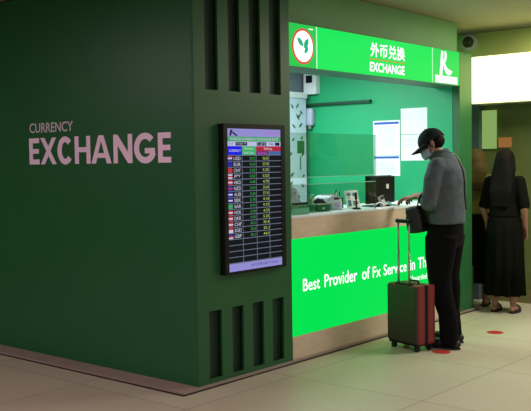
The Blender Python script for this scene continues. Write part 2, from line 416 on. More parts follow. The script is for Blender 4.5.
# ------------------------------------------------------------------ rate display
YD = 3.885
tv = thing('rate_display', 'tall black exchange rate screen hung on the green booth front', 'screen', (4.49, Y0, 1.2))
obj('casing', B(4.174, 4.800, YD+.002, Y0-.001, .714, 1.700, bevel=.004), M_BLACK, tv, world=True)
bm = bmesh.new(); fx0, fx1, fz0, fz1 = 4.211, 4.757, .732, 1.668
for a in ((4.174, 4.800, fz1, 1.700), (4.174, 4.800, .714, fz0), (4.174, fx0, fz0, fz1), (fx1, 4.800, fz0, fz1)):
    box(bm, a[0], a[1], YD-.004, YD+.002, a[2], a[3])
obj('bezel', bm, M_BLACK, tv, world=True)
def em(n, rgb, s=.85): return mat('screen '+n, rgb, .3, emit=s)
SM = [em('black', (22, 24, 30)), em('lilac', (156, 150, 222)), em('green', (70, 170, 110)), em('white', (196, 202, 240)), em('navy', (30, 28, 60)),
      em('blue', (30, 30, 236)), em('leaf', (60, 190, 110)), em('red', (186, 40, 66)), em('steel', (70, 110, 170)), em('grid', (120, 132, 150)),
      em('pale text', (205, 205, 225)), em('green text', (56, 160, 76)), em('yellow text', (180, 200, 100)), em('pink', (200, 100, 200)),
      em('flag blue', (40, 50, 170)), em('flag red', (200, 60, 60)), em('flag white', (220, 205, 235)), em('magenta cell', (110, 50, 130)), em('violet text', (90, 70, 170))]
W_, H_ = fx1-fx0, fz1-fz0
def cell(bm, u0, u1, v0, v1, mi, l=1):
    y = YD+.0015-.0004*l
    v = [bm.verts.new((fx0+W_*u, y, fz1-H_*q)) for u, q in ((u0, v1), (u1, v1), (u1, v0), (u0, v0))]
    bm.faces.new(v).material_index = mi
def tt(bm, s, u0, u1, v0, v1, mi, l=3, off=.01):
    text(bm, s, (fx0+W_*u0, YD+.0015-.0004*l, fz1-H_*v1), XD, ZD, W_*(u1-u0), H_*(v1-v0), off=off, mi=mi)
bm = bmesh.new()
cell(bm, 0, 1, 0, 1, 0, 0)
cell(bm, 0, 1, 0, .055, 1); cell(bm, 0, 1, .055, .090, 2); cell(bm, 0, 1, .090, .122, 3)
for a, c in ((.15, .36), (.54, .72), (.89, .98)): cell(bm, a, c, .094, .118, 4, 2)
tt(bm, '12 Jan 17', .17, .34, .099, .113, 10); tt(bm, 'AS OF', .02, .11, .099, .113, 18); tt(bm, '1 of 2', .56, .70, .099, .113, 10); tt(bm, 'TIME', .76, .86, .099, .113, 18)
cell(bm, 0, .262, .122, .186, 5, 2); cell(bm, .262, .52, .122, .186, 6, 2); cell(bm, .52, 1, .122, .158, 7, 2); cell(bm, .52, .765, .158, .186, 17, 2); cell(bm, .765, 1, .158, .186, 8, 2)
tt(bm, 'CURRENCY', .03, .24, .145, .163, 10); tt(bm, 'Buying', .31, .47, .130, .150, 10); tt(bm, 'Bank Note', .30, .48, .160, .176, 10); tt(bm, 'Selling', .67, .83, .131, .152, 10); tt(bm, 'Bank Note', .56, .73, .163, .180, 13)
tt(bm, 'EXCHANGE RATE', .70, .97, .016, .036, 13, 2); tt(bm, 'FOREIGN CURRENCY EXCHANGE RATE', .05, .95, .063, .082, 10, 2)
for q in (((.06, .008), (.10, .008), (.07, .05), (.04, .05)), ((.10, .02), (.2, .05), (.15, .05), (.09, .03))):
    v = [bm.verts.new((fx0+W_*u, YD+.0004, fz1-H_*z)) for u, z in q]; bm.faces.new(v).material_index = 4
cur = ['USD', 'EUR', 'CNY', 'JPY', 'HKD', 'NZD', 'AUD', 'SEK', 'SAR', 'NOK', 'DKK', 'CHF', 'SGD', 'GBP']
buy = ['35.02', '36.90', '5.02', '0.302', '4.48', '24.30', '25.80', '3.78', '8.90', '3.98', '4.92', '34.2', '24.0', '42.3']
sel = ['36.02', '37.95', '5.35', '0.323', '4.70', '25.60', '27.10', '4.10', '9.75', '4.35', '5.25', '35.4', '25.1', '44.0']
fl = [(15, 16, 14), (14, 14, 14), (15, 15, 15), (16, 15, 16), (15, 16, 15), (14, 15, 14), (14, 16, 14), (14, 16, 14), (2, 2, 2), (15, 16, 15), (15, 16, 15), (15, 16, 15), (15, 16, 16), (14, 15, 16)]
dv = .042
for i in range(14):
    v0 = .186+i*dv
    for j in range(3): cell(bm, .005, .085, v0+.006+j*.0105, v0+.006+(j+1)*.0105, fl[i][j], 2)
    tt(bm, cur[i], .11, .235, v0+.010, v0+.034, 10); tt(bm, buy[i], .40, .50, v0+.012, v0+.032, 11); tt(bm, sel[i], .645, .755, v0+.012, v0+.032, 12)
for i in range(19): cell(bm, 0, 1, .186+i*dv-.0022, .186+i*dv+.0022, 9, 4)
for u in (.262, .52, .765): cell(bm, u-.004, u+.004, .122, .942, 9, 4)
cell(bm, 0, 1, .946, 1, 1, 4)
tt(bm, 'NOTE: 外币兑换 SUBJECT TO CHANGE', .40, .92, .958, .985, 18, 6)

obj('screen', bm, SM, tv, world=True, label='lit table of currency rates')

# ------------------------------------------------------------------ things inside the booth
# banner at the rear
ba = thing('standing_banner', 'white standing banner printed with green leaves behind the counter', 'banner', (7.04, 5.62, .02))
M_BAN = mat('banner print', (206, 218, 240), .6, noise=.03)
obj('sheet', B(6.58, 7.355, 5.66, 5.664, .08, 2.10), M_BAN, ba, world=True)
obj('top_rail', B(6.57, 7.362, 5.645, 5.68, 2.10, 2.16, bevel=.004), M_WHITE, ba, world=True)
obj('base', B(6.56, 7.36, 5.56, 5.70, .02, .08, bevel=.01), M_GREY, ba, world=True)
bm = bmesh.new(); rr = random.Random(3)
for i in range(60):
    leaf(bm, rr.uniform(6.64, 7.28), rr.uniform(.95, 2.0), rr.uniform(.05, .085), .024, rr.choice((.7, .9, -.6, 2.3)), 5.6585, .001)
box(bm, 7.20, 7.32, 5.6575, 5.6595, 1.53, 1.66); box(bm, 6.80, 7.05, 5.6575, 5.6595, 1.50, 1.66)
box(bm, 7.245, 7.26, 5.6575, 5.6595, 1.36, 1.50)
obj('print', bm, M_LEAF, ba, world=True)

# things on the right hand wall (plane x = 7.44)
cb = thing('wall_control_box', 'white box with small dark display high on the green side wall', 'control box', (7.38, 5.56, 2.15))
obj('housing', B(7.37, 7.439, 5.535, 5.70, 2.145, 2.36, bevel=.005), M_WHITE, cb, world=True)
obj('display', B(7.366, 7.371, 5.585, 5.665, 2.262, 2.338), M_BLACK, cb, world=True)
sh = obj('wall_ledge', B(7.395, 7.439, 4.895, 5.70, 2.024, 2.050, bevel=.002), mat('dark green ledge paint', (12, 60, 42), .5, noise=.05)); tag(sh, 'thin dark green ledge along the side wall above the screen', 'shelf')
ds = thing('soap_dispenser', 'white rounded dispenser on the side wall below the control box', 'dispenser', (7.38, 5.63, 1.75))
obj('body', B(7.37, 7.439, 5.60, 5.69, 1.82, 2.0, bevel=.02), mat('lavender grey plastic', (176, 182, 206), .4, noise=.04), ds, world=True, smooth=True)
obj('nozzle', CY((7.40, 5.645, 1.785), (7.40, 5.645, 1.822), .014, .022), M_GREY, ds, world=True)
def paper(name, y0, y1, z0, z1, label, seams, head=()):
    t = obj(name, B(7.4355, 7.4395, y0, y1, z0, z1), M_PAPER); tag(t, label, 'notice', 'notices on the side wall')
    bm = bmesh.new()
    for z, th in head: box(bm, 7.4345, 7.4354, y0+.012, y1-.012, z-th, z)
    if head: obj('blue_band', bm, M_BLUE, t)
    bm = bmesh.new()
    rr = random.Random(len(label))
    for za, zb_ in seams:
        z = za
        while z > zb_:
            box(bm, 7.4347, 7.4354, y0+.03+rr.uniform(0, .05), y1-.03, z-.004, z); z -= .02
    obj('print', bm, mat('grey print', (186, 200, 214), .7, noise=.02), t)
paper('notice_sheet', 4.572, 4.880, 1.492, 1.837, 'upper of the two stacked white notices with blue headings on the side wall', [(1.78, 1.56)], [(1.822, .022)])
paper('notice_sheet', 4.572, 4.880, 1.292, 1.488, 'lower of the two stacked notices with blue headings, hanging directly above the black monitor', [(1.43, 1.32)], [(1.484, .020)])
paper('notice_sheet', 4.270, 4.560, 1.695, 1.945, 'highest blank white sheet on the side wall above the cap of the man', [])
paper('notice_sheet', 4.270, 4.560, 1.440, 1.690, 'white sheet on side wall seen behind the cap peak, below the highest sheet', [(1.66, 1.56)])

# glass screen on the counter
M_GLASS = bpy.data.materials.new('clear acrylic'); M_GLASS.use_nodes = True
nt = M_GLASS.node_tree; nt.nodes.clear()
out = nt.nodes.new('ShaderNodeOutputMaterial'); tr = nt.nodes.new('ShaderNodeBsdfTransparent'); gl = nt.nodes.new('ShaderNodeBsdfGlossy'); ms = nt.nodes.new('ShaderNodeMixShader')
tr.inputs[0].default_value = (.80, .86, .82, 1); gl.inputs['Roughness'].default_value = .03; ms.inputs[0].default_value = .05
nt.links.new(tr.outputs[0], ms.inputs[1]); nt.links.new(gl.outputs[0], ms.inputs[2]); nt.links.new(ms.outputs[0], out.inputs[0])
M_GEDGE = mat('pale acrylic edge', (150, 215, 190), .2)
gs = thing('counter_glass', 'clear acrylic screen standing on the left half of the counter', 'glass screen', (5.6, 3.97, 1.056))
obj('pane', B(4.93, 6.05, 3.950, 3.956, 1.335, 1.655), M_GLASS, gs, world=True)
obj('lower_pane', B(4.93, 6.05, 3.950, 3.956, 1.056, 1.275), M_GLASS, gs, world=True)
obj('edge_strip', B(4.93, 6.05, 3.948, 3.958, 1.329, 1.334), M_GEDGE, gs, world=True)
obj('edge_strip', B(4.93, 6.05, 3.948, 3.958, 1.276, 1.281), M_GEDGE, gs, world=True)
obj('clip', B(6.03, 6.055, 3.946, 3.960, 1.056, 1.655), M_GLASS, gs, world=True)
TZ = 1.057
# monitor, seen from behind
mo = thing('desk_monitor', 'black monitor on counter turned away, with pale square badge on its back', 'monitor', (6.405, 4.14, TZ))
obj('back_shell', B(6.200, 6.580, 4.10, 4.135, 1.085, 1.312, bevel=.006), M_BLACK, mo, world=True)
obj('screen_bezel', B(6.195, 6.585, 4.135, 4.15, 1.080, 1.318, bevel=.003), M_BLACK, mo, world=True)
obj('badge', B(6.440, 6.477, 4.096, 4.101, 1.205, 1.245, M=None), mat('badge silver', (215, 220, 215), .4), mo, world=True)
obj('neck', B(6.355, 6.435, 4.12, 4.145, TZ+.008, 1.10), M_BLACK, mo, world=True)
obj('foot', B(6.245, 6.545, 4.06, 4.22, TZ, TZ+.010, bevel=.003), M_BLACK, mo, world=True)
# card terminal leaning, with cable
ct = thing('card_terminal', 'grey handheld card terminal leaning up in front of the black monitor', 'card terminal', (6.275, 4.015, TZ))
Mx = Matrix.Rotation(math.radians(-14), 4, 'X')
bm = bmesh.new(); box(bm, -.030, .030, -.012, .012, .004, .098, bevel=.005, M=Matrix.Rotation(math.radians(-14), 4, 'Y') @ Mx); obj('body', bm, M_GREY, ct)
bm = bmesh.new()
for i in range(3):
    for j in range(4): box(bm, -.02+i*.014, -.010+i*.014, -.0145, -.0125, .016+j*.012, .024+j*.012, M=Matrix.Rotation(math.radians(-14), 4, 'Y') @ Mx)
obj('key', bm, M_WHITE, ct)
bm = bmesh.new(); box(bm, -.022, .022, -.0145, -.0125, .068, .090, M=Matrix.Rotation(math.radians(-14), 4, 'Y') @ Mx); obj('display', bm, M_BLACK, ct)
bm = bmesh.new(); tube(bm, [(6.13, 4.03, TZ+.004), (6.15, 4.02, TZ+.022), (6.18, 4.015, TZ+.038), (6.22, 4.012, TZ+.042), (6.25, 4.012, TZ+.030), (6.262, 4.012, TZ+.016)], .004)
tag(obj('white_cable', bm, M_WHITE, smooth=True), 'white cable looping on the counter left of the card terminal', 'cable')
# printed card stand
cs = thing('card_stand', 'white tilted sign card with blue and red print on the counter', 'sign card', (6.00, 4.13, TZ), math.radians(6))
Rt = Matrix.Rotation(math.radians(-12), 4, 'X')
bm = bmesh.new(); box(bm, -.110, .110, -.003, .003, .002, .150, M=Rt); obj('card', bm, M_PAPER, cs)
bm = bmesh.new()
for a in ((-.085, -.02, .105, .130), (.01, .08, .100, .128), (-.085, -.035, .02, .07), (.0, .03, .02, .06)): box(bm, a[0], a[1], -.0045, -.0032, a[2], a[3], M=Rt)
obj('blue_print', bm, mat('teal print', (60, 130, 150), .6), cs)
bm = bmesh.new()
for a in ((-.07, -.05, .08, .095), (.04, .085, .03, .055), (.045, .07, .075, .085)): box(bm, a[0], a[1], -.0045, -.0032, a[2], a[3], M=Rt)
obj('red_print', bm, mat('red print', (190, 70, 90), .6), cs)
bm = bmesh.new(); box(bm, -.05, .05, .0, .09, .0, .004); obj('foot', bm, M_WHITE, cs)
# little camera on a stem
wc = thing('desk_microphone', 'black stem microphone on round foot before the white sign card', 'microphone', (5.89, 4.03, TZ))
obj('foot', CY((0, 0, 0), (0, 0, .014), .036, .030), M_BLACK, wc)
obj('stem', CY((0, 0, .012), (0, .004, .085), .008, .006), M_BLACK, wc)
bm = bmesh.new(); cyl(bm, (0, .004, .08), (0, .006, .125), .012, .010); ell(bm, (0, .006, .125), (.0105, .0105, .012)); obj('head', bm, M_BLACK, wc, smooth=True)
# note counter
nc = thing('note_counter', 'white banknote counting machine with curved top and dark slot', 'counting machine', (5.79, 4.235, TZ))
bm = bmesh.new()
prof = [(-.06, 0), (.085, 0), (.085, .050), (.075, .085), (.045, .106), (.0, .116), (-.05, .114), (-.095, .096), (-.118, .062), (-.112, .05), (-.06, .06)]
prism(bm, prof, (0, .08, 0), (1, 0, 0), (0, 0, 1), .16)
bmesh.ops.bevel(bm, geom=bm.edges[:], offset=.006, segments=2, affect='EDGES')
obj('body', bm, mat('note machine plastic', (214, 212, 228), .4, noise=.03), nc)
obj('slot', B(-.035, .04, -.083, -.078, .080, .096), M_BLACK, nc)
obj('front_label', B(-.03, .05, -.0825, -.079, .02, .055), mat('lilac label', (205, 180, 225), .5), nc)
obj('feed_tray', B(-.04, .04, -.05, .05, .110, .122, bevel=.003), M_GREY, nc)
# black desk organiser with pens
og = thing('pen_organiser', 'black mesh organiser of pens between the counting machine and sign card', 'organiser', (6.00, 4.30, TZ))
bm = bmesh.new()
for a in ((-.04, .04, -.035, .035, 0, .004), (-.04, -.036, -.035, .035, 0, .085), (.036, .04, -.035, .035, 0, .085), (-.04, .04, -.035, -.031, 0, .085), (-.04, .04, .031, .035, 0, .085)): box(bm, *a)
obj('cup', bm, M_BLACK, og)
pens = [(-.02, .0, .130, M_BLACK, 'black', 'leftmost'), (.0, .01, .145, M_WHITE, 'white', 'middle'), (.022, -.005, .128, M_BLACK, 'black', 'rightmost')]
for x, y, h, m_, cn, wn in pens:
    q = thing('pen', f'{cn} pen standing {wn} in the black organiser', 'pen', (6.00+x, 4.30+y, TZ+.005), group='pens in the organiser')
    obj('barrel', CY((0, 0, 0), (x*.3, 0, h-.02), .004), m_, q); obj('cap', CY((x*.3, 0, h-.02), (x*.36, 0, h), .005), M_BLACK, q)
# green box with dark brush-like lid
gb = thing('green_card_box', 'green box with cream top left of the counting machine', 'box', (5.545, 4.14, TZ))
obj('body', B(-.075, .085, -.04, .05, 0, .052, bevel=.003), mat('green card', (16, 118, 62), .5, noise=.05), gb)
obj('lid', B(-.078, .088, -.043, .053, .052, .062, bevel=.002), mat('cream card', (205, 200, 175), .6), gb)
obj('mark', B(-.02, .01, -.0415, -.0395, .016, .030), M_WHITE, gb)
wb = thing('bristly_holder', 'dark bristly domed holder resting on the cream topped green box', 'desk holder', (5.53, 4.14, TZ+.063))
bm = bmesh.new(); box(bm, -.055, .06, -.03, .03, 0, .010); rr = random.Random(5)
obj('base', bm, M_BLACK, wb)
bm = bmesh.new()
for i in range(60):
    a = rr.uniform(0, PI); e = rr.uniform(.3, 1.4); d = Vector((math.cos(a)*math.cos(e)*1.2, rr.uniform(-.5, .5), math.sin(e)))
    x = rr.uniform(-.045, .05); cyl(bm, (x, rr.uniform(-.025, .025), .008), Vector((x, 0, .012))+d*.028*(1-abs(x)/.12), .004, .0025, 5)
obj('bristles', bm, mat('brown black bristle', (50, 38, 36), .6, noise=.2), wb)
# tan bottle with pump
bt = thing('hand_gel_bottle', 'small bottle with tan cap and green label beside the green box', 'bottle', (5.40, 4.12, TZ))
bm = bmesh.new(); loft(bm, [((0, 0, 0), .026, .026), ((0, 0, .004), .030, .030), ((0, 0, .065), .030, .030), ((0, 0, .078), .016, .016), ((0, 0, .084), .012, .012)]); obj('bottle_body', bm, mat('pale green bottle', (120, 190, 140), .3), bt, smooth=True)
obj('label_band', CY((0, 0, .012), (0, 0, .055), .0306, n=24), mat('green label', (30, 130, 80), .5), bt, smooth=False)
obj('cap', CY((0, 0, .084), (0, 0, .108), .017, .015), mat('tan cap', (200, 165, 120), .5), bt)
bm = bmesh.new(); tube(bm, [(0, 0, .105), (0, 0, .128), (.004, -.004, .134), (.03, -.01, .130)], .004); obj('pump', bm, M_WHITE, bt)
# potted plant with pale leaves in a green tub
pp = thing('tissue_pack', 'crumpled pale plastic bag of tissues at the left end of the counter', 'tissue bag', (5.30, 4.24, TZ))
bm = bmesh.new(); rr = random.Random(11)
loft(bm, [((0, 0, 0), .085, .055), ((0, 0, .05), .10, .065), ((-.01, 0, .11), .095, .06), ((.0, 0, .15), .075, .045), ((.01, 0, .185), .04, .025)], n=26)
bmesh.ops.subdivide_edges(bm, edges=bm.edges[:], cuts=1)
for v in bm.verts: v.co += Vector((rr.uniform(-1, 1), rr.uniform(-1, 1), rr.uniform(-.4, .4)))*.008
for v in bm.verts: v.co.z = max(v.co.z, 0)
obj('bag', bm, mat('translucent grey plastic', (186, 180, 198), .35, noise=.1, scale=20), pp)
bm = bmesh.new(); loft(bm, [((.01, 0, .18), .018, .010), ((.01, 0, .195), .03, .012), ((.01, 0, .210), .035, .014)], n=14); obj('twist', bm, M_WHITE, pp)
gt = thing('leaflet_holder', 'green and white leaflet holder at the left end of the counter', 'leaflet holder', (5.16, 4.05, TZ))
obj('tray', B(-.10, .10, -.02, .05, 0, .010), M_WHITE, gt)
obj('front', B(-.10, .10, -.022, -.018, 0, .045), M_GEDGE, gt)
bm = bmesh.new(); box(bm, -.095, .095, -.014, .014, .010, .085); obj('leaflets', bm, mat('green leaflet', (24, 120, 70), .5, rgb2=(150, 190, 160), scale=30), gt)
obj('dark_header', B(-.095, .095, -.015, -.0142, .070, .086), M_BLACK, gt)
# papers before the man
pf = obj('paper_slip', B(6.20, 6.36, 3.945, 4.04, TZ, TZ+.002), M_PAPER); tag(pf, 'white paper form lying flat on the counter before the hands of the man', 'paper')
pb = thing('booklet', 'small pale booklet propped open beside the paper form on the counter', 'booklet', (6.43, 3.99, TZ+.001), .3)
bm = bmesh.new(); box(bm, -.05, .05, -.035, .035, 0, .004); obj('page', bm, mat('pale teal paper', (170, 215, 205), .6), pb)
bm = bmesh.new(); box(bm, -.05, .05, 0, .003, 0, .06, M=Matrix.Translation((0, .034, .003)) @ Matrix.Rotation(-.9, 4, 'X')); obj('cover', bm, mat('teal cover', (90, 160, 150), .5), pb)

# ------------------------------------------------------------------ across the passage
ls = thing('light_box_sign', 'glowing blank white light box sign above the two women', 'sign', (8.17, 3.2, 2.22))
obj('housing', B(8.06, 8.298, 2.2, 4.125, 1.985, 2.46), M_GREY, ls, world=True)
obj('lit_face', B(8.045, 8.06, 2.21, 4.115, 1.995, 2.45), mat('glowing white face', (255, 255, 160), .5, emit=3.0), ls, world=True)
pn = thing('shop_poster_panel', 'pale green blank poster panel with added glow on the shop wall behind the women', 'poster', (8.36, 4.12, 1.75))
obj('panel', B(8.372, 8.399, 4.02, 4.235, 1.55, 1.94, bevel=.002), mat('pale green panel', (140, 172, 98), .6, emit=.9), pn, world=True)  # emission added in place of light falling on the poster
os_ = obj('small_orange_display', B(8.36, 8.399, 3.86, 3.985, 1.56, 1.66), mat('orange display', (190, 130, 70), .4, emit=.55)); tag(os_, 'small orange lit display on shop wall right of the pale poster', 'display')
dc = thing('dome_camera', 'round white rimmed dome camera above the right end of the green sign', 'camera', (8.27, 4.265, 2.55))
bm = bmesh.new(); n = 28
a_ = Vector((8.299, 4.272, 2.632)); b_ = Vector((8.25, 4.262, 2.632))
cyl(bm, a_, b_, .088, .082, n); obj('base_ring', bm, M_WHITE, dc, world=True)
bm = bmesh.new(); ell(bm, (8.245, 4.260, 2.632), (.05, .058, .058)); obj('dome', bm, mat('smoked dome', (70, 76, 50), .15), dc, world=True, smooth=True)
bm = bmesh.new(); tube(bm, [(8.225, 4.260+.066*math.cos(t_/10*PI*1.1-2.0), 2.632+.066*math.sin(t_/10*PI*1.1-2.0)) for t_ in range(11)], .008); obj('trim_ring', bm, M_WHITE, dc, world=True, smooth=True)

# floor stickers
M_RED = mat('red sticker', (176, 40, 30), .5, noise=.06)
for x, y, lab in ((5.875, 3.262, 'round red distancing sticker on floor at the left shoe of the man'), (6.804, 3.274, 'round red floor sticker alone on the open floor right of the man')):
    o = obj('floor_sticker', CY((0, 0, 0), (0, 0, .002), .068, n=36), M_RED); o.location = (x, y, .0005); tag(o, lab, 'floor sticker', 'red floor stickers')

# ------------------------------------------------------------------ people
def hand(bm, wr, d, palm_n, side, curl=.5, sc=1.):
    """wr wrist point, d direction of the fingers, palm_n palm normal, side = direction of the thumb"""
    wr = Vector(wr); d = Vector(d).normalized(); pn_ = Vector(palm_n); pn_ = (pn_-d*pn_.dot(d)).normalized()
    sd = Vector(side); sd = (sd-d*sd.dot(d)-pn_*sd.dot(pn_)).normalized()
    for k in range(4):                                # palm as four fused rays
        u = (k-1.5)*.0185*sc
        limb(bm, [wr-d*.01+sd*u*-.6, wr+d*.085*sc-sd*u], [.017*sc, .0125*sc], 10)
    for k, L in enumerate((.068, .078, .073, .056)):   # index .. little
        u = (1.5-k)*.0215*sc
        p = wr+d*.088*sc+sd*u; dd = (d+sd*(1.5-k)*.06).normalized(); pts = [p]; rs = [.0098*sc]
        for j, fr in enumerate((.46, .30, .24)):
            a = curl*(.35+.35*j); dd = (dd*math.cos(a)+pn_*math.sin(a)).normalized()
            p = p+dd*L*fr*1.05*sc; pts.append(p); rs.append((.0092-.0009*j)*sc)
        limb(bm, pts, rs, 10)
    p = wr+d*.025*sc+sd*.028*sc; dd = (d*.6+sd*.8+pn_*.25).normalized(); pts = [wr+d*.012*sc+sd*.012*sc, p]; rs = [.015*sc, .0125*sc]
    for fr in (.042, .030):
        p = p+dd*fr*sc; pts.append(p); rs.append(.0100*sc); dd = (dd+d*.5+pn_*curl*.4).normalized()
    limb(bm, pts, rs, 10)
def headshape(bm, c, R):
    """c = head centre, R rotation (x right, y forward, z up)"""
    def P(x, y, z): return Vector(c)+R @ Vector((x, y, z))
    R4 = R.to_4x4()
    ell(bm, P(0, -.012, .030), (.074, .093, .082), R4)         # cranium
    ell(bm, P(0, .028, -.018), (.060, .064, .074), R4)         # face
    ell(bm, P(0, .048, -.075), (.036, .036, .030), R4)         # chin
    ell(bm, P(0, .015, -.062), (.050, .055, .040), R4)         # jaw
    ell(bm, P(0, .088, .012), (.042, .012, .010), R4)          # brow
    limb(bm, [P(0, .090, .008), P(0, .104, -.022)], [.008, .012], 10)   # nose
    for s in (-1, 1):
        ell(bm, P(s*.030, .080, -.030), (.018, .014, .016), R4)    # cheek
        ell(bm, P(s*.074, -.004, -.010), (.008, .017, .030), R4)   # ear
    ell(bm, P(0, .090, -.052), (.022, .009, .008), R4)         # lips
def eyes(parent, c, R):
    for s in (-1, 1):
        bm = bmesh.new(); ell(bm, Vector(c)+R @ Vector((s*.030, .083, -.002)), (.0115, .0115, .0115), n=14)
        e = obj('eye', bm, mat('eye white', (225, 220, 212), .3), parent, smooth=True)
        bm = bmesh.new(); ell(bm, Vector(c)+R @ Vector((s*.030, .0905, -.003)), (.0055, .0055, .0055), n=12)
        obj('iris', bm, mat('dark iris', (35, 22, 16), .2), e, smooth=True)

# --- the man: local frame x right, y forward
TH = math.radians(10); MC = (6.095, 3.335, 0)
ma = thing('person', 'man in black cap and grey shirt standing at the counter with crossbody bag', 'person', MC, TH)
HR = Matrix.Rotation(math.radians(-27), 3, 'X') @ Matrix.Rotation(math.radians(6), 3, 'Y')
HR = Matrix.Rotation(math.radians(18), 3, 'Z') @ HR
HC = (-.005, .112, 1.570)
LS, RS = (-.165, .030, 1.385), (.165, .055, 1.385)
LE, LW = (-.195, .065, 1.115), (.045, .235, 1.165)
RE, RW = (.27, .14, 1.15), (.295, .365, 1.150)
LF, RF = (-.096, -.034), (.150, .020)
bm = bmesh.new()
headshape(bm, HC, HR)
limb(bm, [(0, .02, 1.40), (0, .045, 1.46), (0, .09, 1.52)], [.062, .055, .052])
loft(bm, [((0, .0, .86), .11, .08), ((0, 0, .95), .13, .09), ((0, -.01, 1.05), .125, .088), ((0, -.01, 1.18), .13, .092), ((0, .0, 1.30), .15, .10), ((0, .02, 1.39), .14, .075), ((0, .03, 1.43), .08, .055)])
limb(bm, [LS, LE, LW], [.045, .037, .027]); limb(bm, [RS, RE, RW], [.045, .037, .027])
hand(bm, LW, (.45, 1, -.22), (.25, -.2, -1), (1, -.3, .3), .9)
hand(bm, RW, (-.15, 1, -.22), (-.1, -.2, -1), (-1, -.2, .1), .75)
for s, F in ((-1, LF), (1, RF)):
    limb(bm, [(s*.08, 0, .88), (s*.10, .015, .50), (F[0], F[1]-.02, .09)], [.062, .048, .036])
    limb(bm, [(F[0], F[1]-.045, .050), (F[0], F[1]+.09, .038), (F[0]+.004, F[1]+.14, .03)], [.034, .032, .026])
body = organic('body', bm, M_SKIN, ma, .0058, 2)
eyes(body, HC, HR)
# shirt with mid-length rolled sleeves
bm = bmesh.new()
loft(bm, [((0, -.005, .955), .175, .134), ((0, -.005, .99), .176, .134), ((0, -.012, 1.07), .166, .130), ((0, -.016, 1.18), .166, .130), ((0, -.014, 1.29), .183, .134),
          ((0, -.005, 1.37), .190, .128), ((0, .008, 1.43), .165, .110), ((0, .015, 1.472), .105, .086), ((0, .025, 1.500), .072, .070)], n=32)
limb(bm, [(-.145, .02, 1.39), (-.19, .04, 1.30), Vector(LE)+Vector((0, 0, .0)), Vector(LE).lerp(Vector(LW), .55)], [.075, .070, .060, .048])
limb(bm, [(.145, .045, 1.39), (.19, .07, 1.30), RE, Vector(RE).lerp(Vector(RW), .60)], [.075, .070, .058, .048])
for pth, rr_ in (([(-.165, -.02, 1.10), (-.12, -.095, 1.085), (-.03, -.135, 1.10)], .007), ([(-.160, -.04, 1.03), (-.08, -.118, 1.01), (.04, -.130, 1.03)], .008), ([(-.155, -.05, 1.27), (-.08, -.122, 1.23), (.02, -.140, 1.22)], .007),
                 ([(-.245, .05, 1.20), (-.235, .11, 1.17)], .008), ([(-.25, .08, 1.11), (-.20, .12, 1.08)], .008)):
    limb(bm, [Vector(q) for q in pth], [rr_]*len(pth), 8)
sh_ = organic('shirt', bm, M_CLOTH, ma, .009, 3)
bm = bmesh.new()
n = 24
for k in range(n):
    a0, a1 = 2*PI*k/n, 2*PI*(k+1)/n
    def cp(a, r, z): return Vector((math.cos(a)*r*1.0, .050+math.sin(a)*r*.95, z+.022*math.sin(a)*-1))
    q = [cp(a0, .064, 1.512), cp(a1, .064, 1.512), cp(a1, .074, 1.468), cp(a0, .074, 1.468)]
    q2 = [v+Vector((v.x, v.y-.05, 0)).normalized()*.008 for v in q]
    v = [bm.verts.new(z) for z in q+q2]
    bm.faces.new(v[:4]); bm.faces.new(v[4:][::-1]); bm.faces.new((v[0], v[1], v[5], v[4])); bm.faces.new((v[2], v[3], v[7], v[6]))
obj('collar', bm, M_CLOTH, sh_, smooth=True)
# trousers
bm = bmesh.new()
loft(bm, [((0, .012, .78), .155, .125), ((0, .010, .86), .162, .140), ((0, .006, .93), .160, .136), ((0, .0, .975), .150, .122)], n=28)
for s, F in ((-1, LF), (1, RF)):
    secs = [((s*.082, .010, .86), .088, .132), ((s*.087, .022, .72), .088, .118), ((s*.094, .024, .55), .076, .094), ((s*.102, .012, .45), .072, .088), ((F[0]*.9, F[1]-.005, .25), .064, .074), ((F[0], F[1]-.02, .05), .062, .074), ((F[0], F[1]-.02, .032), .060, .072)]
    loft(bm, secs, n=20)
for s, F in ((-1, LF), (1, RF)):
    for z in (.10, .16, .22): limb(bm, [(F[0]*.97-.035, F[1]-.060, z), (F[0]*.97+.01, F[1]-.076, z+.015), (F[0]*.97+.04, F[1]-.045, z+.01)], [.007]*3, 8)
organic('trousers', bm, M_TROUS, ma, .010, 3)
for s, F in ((-1, LF), (1, RF)):
    bm = bmesh.new()
    limb(bm, [(F[0], F[1]-.075, .042), (F[0], F[1]+.02, .046), (F[0]+.003, F[1]+.11, .038), (F[0]+.004, F[1]+.145, .032)], [.034, .040, .042, .034])
    for v in bm.verts: v.co.z = max(.014, v.co.z)
    so = organic('shoe', bm, mat('black shoe leather', (20, 19, 20), .45, noise=.1), ma, .007, 2)
    bm = bmesh.new(); loft(bm, [((F[0]+.001, F[1]+.035, 0.001), .042, .140), ((F[0]+.001, F[1]+.035, .014), .044, .143)], n=24); obj('sole', bm, mat('dark rubber sole', (34, 32, 32), .8), so)
